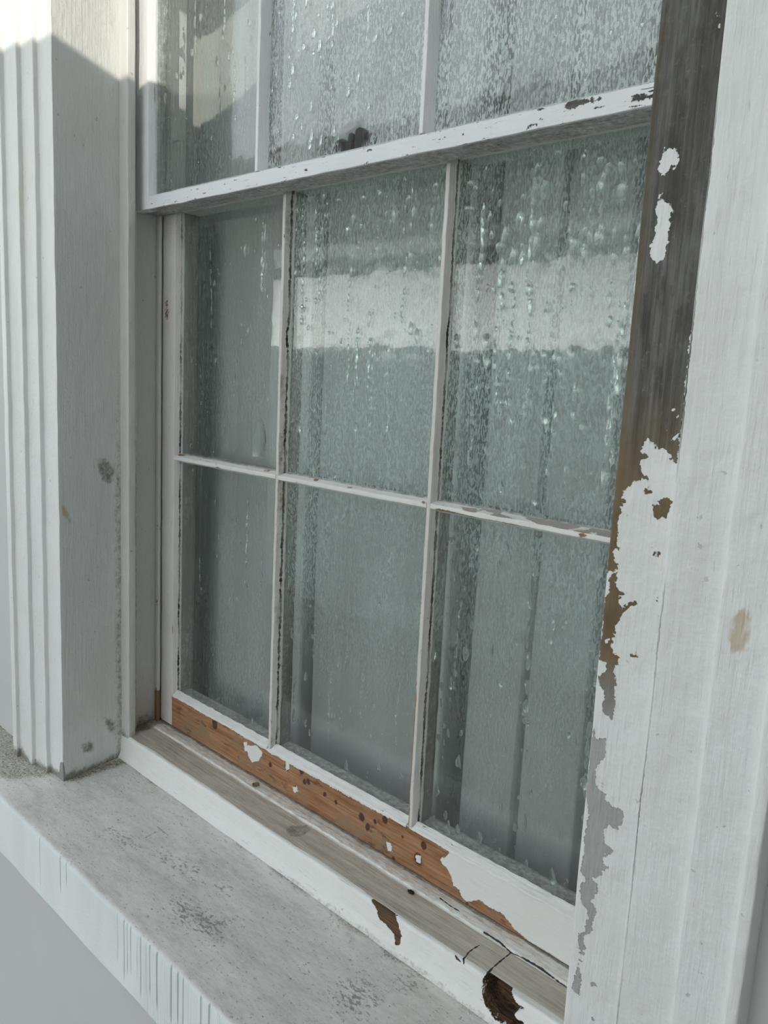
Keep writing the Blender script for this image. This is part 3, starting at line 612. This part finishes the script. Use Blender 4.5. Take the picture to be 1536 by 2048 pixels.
def make_sash(name, label, y, zb, zt, z_mid, mats, lower):
    root = thing(name, label, 'window sash', (.1226, y + .02, zb))
    mv, mx = mats
    for sx in (1, -1):
        bm = prism_bm('z', stile_profile(sx, y, -.3572, -.3165, not lower), zb + (.0005 if not lower else .001), zt, .006, h=.005)
        def st_attr(co, y=y, lower=lower):
            d = mould_attr(y + .0135)(co); j = np.array([noise.noise(Vector((4, 2, c * 20))) for c in co[:, 2]])
            d['line'] = np.abs(co[:, 1] - y - .0108 + j * .0012) * 480; d['lined'] = np.where(co[:, 1] < y + .0165, np.clip((.7 if lower else .35) + j - np.clip(co[:, 2] * 1.5, 0, .5), 0, 1), 0)
            e = (co[:, 1] < y + .002); n = np.array([noise.noise(Vector((c[0] * 60, c[1] * 60, c[2] * 14))) for c in co]); d['bare'] = np.where(e, bare_of(n * 5 - 4.2), 0); d['brown'] = np.full(len(co), .4)
            return d
        finish('stile', bm, mv, root, attrs=st_attr, wob=.0006, wf=30)
    return root

# ---- upper sash (outer track, lower edge is the outer meeting rail)
YU = -.0504
up = make_sash('upper_sash', 'upper white window sash hung in front, flaking bottom rail over brighter wet panes', YU, .4002, 1.335, .845, (M_UPPER, M_UPPER_X), False)
prof = rounded([(YU, .4002), (YU, .4190), (YU + .0105, .4235), (YU + .0145, .4250), (YU + .030, .4315), (YU + .0424, .4315), (YU + .0424, .4002)], .0009)
def urail_attr(co):
    d = std(co); n = np.array([noise.noise(Vector((c[0] * 25, c[1] * 60, c[2] * 160))) for c in co])
    front = co[:, 1] < YU + .003
    w = np.clip((co[:, 0] - .28) / .2, 0, 1)
    d['bare'] = np.where(front, bare_of(n * 5 - 3.4 + w * 1.8), 0)
    und = (co[:, 2] < .4015) & (co[:, 1] > YU + .002); d['dirt'] = np.where(und, .62 + n * .1, np.clip((co[:, 1] - YU - .0138) / .002, 0, 1) * .5)  # underside toned a darker brown
    return d
finish('meeting_rail', prism_bm('x', prof, -.3170, .5622, .0035, h=.004), M_UPPER_X, up, attrs=urail_attr, wob=.0007, wf=35)
prof = rounded([(YU, 1.29), (YU, 1.335), (YU + .0445, 1.335), (YU + .0445, 1.285), (YU + .0145, 1.285), (YU + .0105, 1.287)], .001)
finish('top_rail', prism_bm('x', prof, -.3170, .5622, .02, h=.01), M_UPPER_X, up, attrs=lambda co: std(co))
for x0 in BARS:
    finish('glazing_bar', prism_bm('z', bar_profile(x0, YU), .421, 1.288, .005), M_UPPER, up, attrs=mould_attr(YU + .0135), wob=.0005, wf=35)
edges = [(-.3128, BARS[0] - .0037), (BARS[0] + .0090, BARS[1] - .0037), (BARS[1] + .0090, .5578)]
for x0, x1 in edges:
    finish('glazing_bar', prism_bm('x', hbar_profile(.845, YU), x0 - .003, x1 + .003, .006), M_UPPER_X, up, attrs=mould_attr(YU + .0135), wob=.0005, wf=35)
for i, (x0, x1) in enumerate(edges):
    make_pane(up, x0, x1, .4245, .8382, YU, M_GLASS_UP if i else M_GLASS_CLEAR, 11 + i, (50, 190, 240)[i], (4, 8, 12)[i], (), 1.0)
    make_pane(up, x0, x1, .8518, 1.2865, YU, M_GLASS_UP, 21 + i, 0, 0)

# ---- lower sash (inner track)
lo = make_sash('lower_sash', 'lower white window sash of six wet panes with stripped bare pine bottom rail', 0.0, -.4890, .441, 0.0, (M_LOWER, M_LOWER_X), True)
def rail_attr(co):
    d = std(co); P = co[:, [0, 2]]; front = (co[:, 1] < .0025)
    s = np.minimum(sdf(P, RAIL_BARE), -sdf(P, RAIL_PAINT)); d['bare'] = np.where(front, bare_of(s), 0)
    sp = np.full(len(co), -40.0)
    for (x, z, r) in RAIL_SPOTS: sp = np.maximum(sp, r * 1.05 - np.hypot((co[:, 0] - x) * 1150, (co[:, 2] - z) * 950))
    d['spot'] = np.where(front & (s > -1), sp, -40)
    g = np.array([noise.noise(Vector((c[0] * 30, 3, c[2] * 30))) for c in co])
    d['dirt'] = np.maximum(np.clip((-.4855 - co[:, 2] + g * .002) / .003, 0, 1) * .7, np.clip((co[:, 1] - .0135) / .002, 0, 1) * .62)
    return d
prof = rounded([(0, -.4889), (0, -.4305), (.0105, -.4268), (.0145, -.4255), (.036, -.4255), (.0445, -.430), (.0445, -.4889)], .001)
finish('bottom_rail', prism_bm('x', prof, -.3170, .5622, .002, h=.002), M_RAIL, lo, attrs=rail_attr, wob=.0005, wf=30)
prof = rounded([(.002, .4085), (.002, .441), (.0445, .441), (.0445, .405), (.0145, .405), (.0105, .4065)], .001)
finish('meeting_rail', prism_bm('x', prof, -.3170, .5622, .01, h=.01), M_LOWER_X, lo, attrs=lambda co: std(co))
def lbar_attr(right):
    def f(co):
        d = mould_attr(.0135)(co); z = co[:, 2]
        n = np.array([noise.noise(Vector((c[0] * 60, c[1] * 60, c[2] * 18))) for c in co])
        if right:
            lf = (co[:, 0] < BARS[1] + .0012) & (co[:, 1] < .006)
            j = np.array([noise.noise(Vector((1, 2, c * 22))) for c in z]); d['line'] = np.abs(co[:, 1] - .0108 + j * .0015) * 520; d['lined'] = np.where(co[:, 0] > BARS[1] + .004, np.clip(.75 + j, 0, 1), 0)
            d['bare'] = np.where(lf, bare_of(np.where((z < -.05), n * 4 + .4 + np.where(z < -.25, 1.2, -1.6), -9)), bare_of(n * 4 - 5))
        else:
            rt = (co[:, 0] > BARS[0] + .005) & (co[:, 1] < .012)
            d['bare'] = np.where(rt & (z > -.02), bare_of(n * 5 - 3.4), 0); d['brown'] = np.full(len(co), .6)
            j = np.array([noise.noise(Vector((1, 2, c * 22))) for c in z]); d['line'] = np.abs(co[:, 1] - .0098 + j * .003) * 420; d['lined'] = np.where(co[:, 0] > BARS[0] + .004, np.clip(.8 + j, 0, 1), 0)
            d['dirt'] = np.maximum(d['dirt'], np.where(rt, .30 + n * .5, 0))
        return d
    return f
for k, x0 in enumerate(BARS):
    finish('glazing_bar', prism_bm('z', bar_profile(x0, 0), -.4285, .4075, .004, h=.0025), M_LOWER, lo, attrs=lbar_attr(k == 1), wob=.0006, wf=40)
def hb_attr(co):
    d = mould_attr(.0135)(co); front = (co[:, 1] < .004) | ((co[:, 1] < .0108) & (co[:, 2] > 0))
    s = np.maximum(sdf(co[:, [0, 2]], BAR_BARE), -40) * 1.0
    n = np.array([noise.noise(Vector((c[0] * 45, c[1] * 90, c[2] * 90))) for c in co])
    r = np.clip((co[:, 0] - .28) / .05, 0, 1)
    d['bare'] = np.where(front, bare_of(np.maximum(np.where(co[:, 1] < .003, s + .4, -20), n * 5 - 2.8 + r * (co[:, 2] > .0025) * 3.2)), 0)
    d['pale'] = np.clip(r * (co[:, 2] > .0028), 0, .8); d['brown'] = np.full(len(co), .25)
    d['dirt'] = np.maximum(d['dirt'], np.clip((co[:, 1] - .008) / .003, 0, 1) * (co[:, 2] > 0) * .6)
    return d
for (x0, x1) in edges:
    finish('glazing_bar', prism_bm('x', hbar_profile(0, 0), x0 - .003, x1 + .003, .003, h=.0022), M_LOWER_X, lo, attrs=hb_attr, wob=.0005, wf=40)
# broken white putty left along the foot of the lower panes
for i, (x0, x1) in enumerate(edges):
    bm = prism_bm('x', rounded([(-.0012, -.4318), (-.0008, -.4290), (.0104, -.4220), (.0104, -.4268)], .0006), x0 - .001, x1 + .001, .003, h=.003)
    o = finish('putty', bm, M_PUTTY, lo, attrs=lambda co: std(co, bare=bare_of(np.array([noise.noise(Vector((c[0] * 40, c[1] * 80, c[2] * 80))) for c in co]) * 4 - 4)), wob=.0013, wf=70)
big = {0: [(-.092, .05, .0165, .033)], 2: [(.3695, .108, .0028, .0075)]}  # first is an oval dome standing for a bulge of light
for i, (x0, x1) in enumerate(edges):
    make_pane(lo, x0, x1, .0068, .4062, 0.0, M_GLASS_LO if i else M_GLASS_CLEAR, 31 + i, (50, 190, 190)[i], (5, 16, 22)[i], big.get(i, ()), (1, 1.0, 1.25)[i])
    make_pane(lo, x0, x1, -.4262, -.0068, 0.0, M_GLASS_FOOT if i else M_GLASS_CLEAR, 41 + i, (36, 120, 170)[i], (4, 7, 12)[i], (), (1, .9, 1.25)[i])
# the catch standing on the inner meeting rail
def turned(bm, cx, cy, prof, n=20):
    rings = [[bm.verts.new((cx + r * math.cos(2 * math.pi * i / n), cy + r * math.sin(2 * math.pi * i / n), z)) for i in range(n)] for r, z in prof]
    for A, B in zip(rings[:-1], rings[1:]):
        for i in range(n): bm.faces.new((A[i], A[(i + 1) % n], B[(i + 1) % n], B[i]))
    bm.faces.new(rings[0][::-1]); bm.faces.new(rings[-1])
    return bm
bm = box_bm(.040, .084, .006, .036, .4408, .4438); bmesh.ops.bevel(bm, geom=bm.edges[:], offset=.0012, segments=2, affect='EDGES')
turned(bm, .059, .021, [(.0125, .4436), (.0125, .449), (.0115, .455), (.009, .4595), (.005, .4622), (.0015, .463)])
catch = finish('sash_fastener', bm, M_BRASS, lo)
bm = prism_bm('y', rounded([(.060, .4475), (.080, .4460), (.0815, .4555), (.060, .4560)], .002), .016, .026, .01)
turned(bm, .0765, .021, [(.004, .455), (.0048, .4585), (.0052, .463), (.0040, .4668), (.0012, .4685)])
finish('lever', bm, M_BRASS, catch)
bm = prism_bm('y', rounded([(.096, .4408), (.112, .4408), (.112, .458), (.1085, .4665), (.1035, .4685), (.096, .4655)], .003), .008, .034, .02)
finish('keeper', bm, M_BRASS, catch)

# ------------------------------------------------------------------ bits lying on the timber sill
bm = bmesh.new(); bmesh.ops.create_icosphere(bm, subdivisions=3, radius=.0034)
for v in bm.verts: v.co = Vector((v.co.x * 1.5 + .3016, v.co.y * .8 - .0336, v.co.z * .6 - .4887)) + noise.noise_vector(v.co * 600) * .0011
tag(finish('dirt_crumb', bm, M_BLACK), 'small black crumb lying on the worn timber sill', 'debris')
bm = bmesh.new(); n = 16; rows = []
for i in range(n + 1):
    a = -.4 + 5.0 * i / n; r = .0042 - .0011 * i / n
    rows.append([bm.verts.new((-.0386 + r * math.cos(a) + off, -.0213 + w, -.4842 + r * math.sin(a))) for w, off, in ((-.004, 0), (.004, .001))] )
for A, B in zip(rows[:-1], rows[1:]): bm.faces.new((A[0], A[1], B[1], B[0]))
bmesh.ops.solidify(bm, geom=bm.faces[:], thickness=.0005)
tag(finish('paint_curl', bm, M_FLAKE, sharp=60), 'tiny curled paint flake lying on the pale back strip of the sill', 'debris')

# ------------------------------------------------------------------ curtain and the dim room behind
PLEATS_AND_SHADE_SLOTS = ((-.062, .015, .10), (.248, .016, .10), (.362, .004, .02), (.455, .008, .02), (.54, .010, .04))  # first two are deep slots shaped in to imitate bar shadows
bm = bmesh.new(); NX, NZ = 420, 24; grid = []
for j in range(NZ + 1):
    z = -.505 + (1.34 + .505) * j / NZ; row = []
    for i in range(NX + 1):
        x = -.39 + 1.02 * i / NX; a = .5 + .5 * (j / NZ)
        y = .096 + .004 * math.sin(x * 34 + .6 * math.sin(x * 9) + .15 * z) + .002 * math.sin(x * 71 + 1.3 + .3 * z) + .003 * noise.noise(Vector((x * 12, z * 3, 0)))
        for xc, wd, dp in PLEATS_AND_SHADE_SLOTS:
            u = (x - xc - .004 * noise.noise(Vector((xc, z * 2.5, 0)))) / wd; y += dp * math.exp(-u ** 4)
        row.append(bm.verts.new((x, y, z)))
    grid.append(row)
for A, B in zip(grid[:-1], grid[1:]):
    for i in range(NX): bm.faces.new((A[i], A[i + 1], B[i + 1], B[i]))
bmesh.ops.solidify(bm, geom=bm.faces[:], thickness=.0012)
cur = finish('curtain', bm, M_CURTAIN, sharp=80)
tag(cur, 'pale grey green curtain hanging in soft folds close behind the wet panes', 'curtain')
for nm, bx in (('wall_back', (-2.0, 2.2, 2.5, 2.6, -1.45, 2.6)), ('wall_left', (-2.1, -2.0, .25, 2.6, -1.45, 2.6)), ('wall_inner_right', (2.2, 2.3, .25, 2.6, -1.45, 2.6)),
               ('ceiling', (-2.1, 2.3, .25, 2.6, 2.6, 2.7)), ('floor', (-2.1, 2.3, .25, 2.6, -1.55, -1.45))):
    struct(finish(nm, box_bm(*bx), M_CURTWALL))

# ------------------------------------------------------------------ the yard mirrored in the glass, then added shade blockers
M_GROUND = plain('paving', (.62, .62, .59), .85, .2, 3)
M_SOIL = plain('dark_soil', (.09, .085, .07), .9, .3, 8)
M_YARD = plain('yard_wall_render', (.50, .56, .545), .85, .15, 4)
M_BLOCKER = plain('dark_blocker', (.13, .115, .105), .9, .25, 9)  # dark surface of the added light blockers
M_EAVE = plain('brown_boarding', (.16, .145, .14), .8, .2, 5)
M_FASCIA = plain('white_fascia', (.85, .86, .85), .6, .05, 5)
struct(finish('floor_yard', box_bm(-14, 14, -1.3, -.272, ZG - .1, ZG), M_GROUND))
struct(finish('floor_planting_bed', box_bm(-14, 14, -14, -1.3, ZG - .1, ZG - .02), M_SOIL))
struct(finish('wall_opposite', box_bm(-12, -.85, -3.2, -3.0, ZG, .35), M_YARD))
struct(finish('wall_opposite_right', box_bm(1.7, 9, -3.2, -3.0, ZG, 1.235), M_YARD))
struct(finish('trim_opposite_boarding', box_bm(-12, -.85, -3.2, -3.0, .85, 1.68), M_EAVE))
struct(finish('trim_opposite_fascia', box_bm(-12, -1.9, -3.0, -2.94, .91, 1.0), M_FASCIA))
struct(finish('trim_opposite_fascia', box_bm(-1.56, -.85, -3.0, -2.94, .93, 1.02), M_FASCIA))
struct(finish('added_shade_wall', box_bm(1.45, 1.6, -3.0, -.272, ZG, .98), M_BLOCKER))  # added unseen wall, keeps sky light off the left reveal
struct(finish('added_shade_slab', box_bm(.64, 1.32, -1.6, -.19, 1.09, 1.19), M_BLOCKER))  # added unseen slab, darkens the top of the right architrave
struct(finish('added_sky_blocker', box_bm(-4.5, 4.5, -.8, -.19, 1.42, 1.56), M_WALL))  # added unseen slab, blocks high sky light over the window
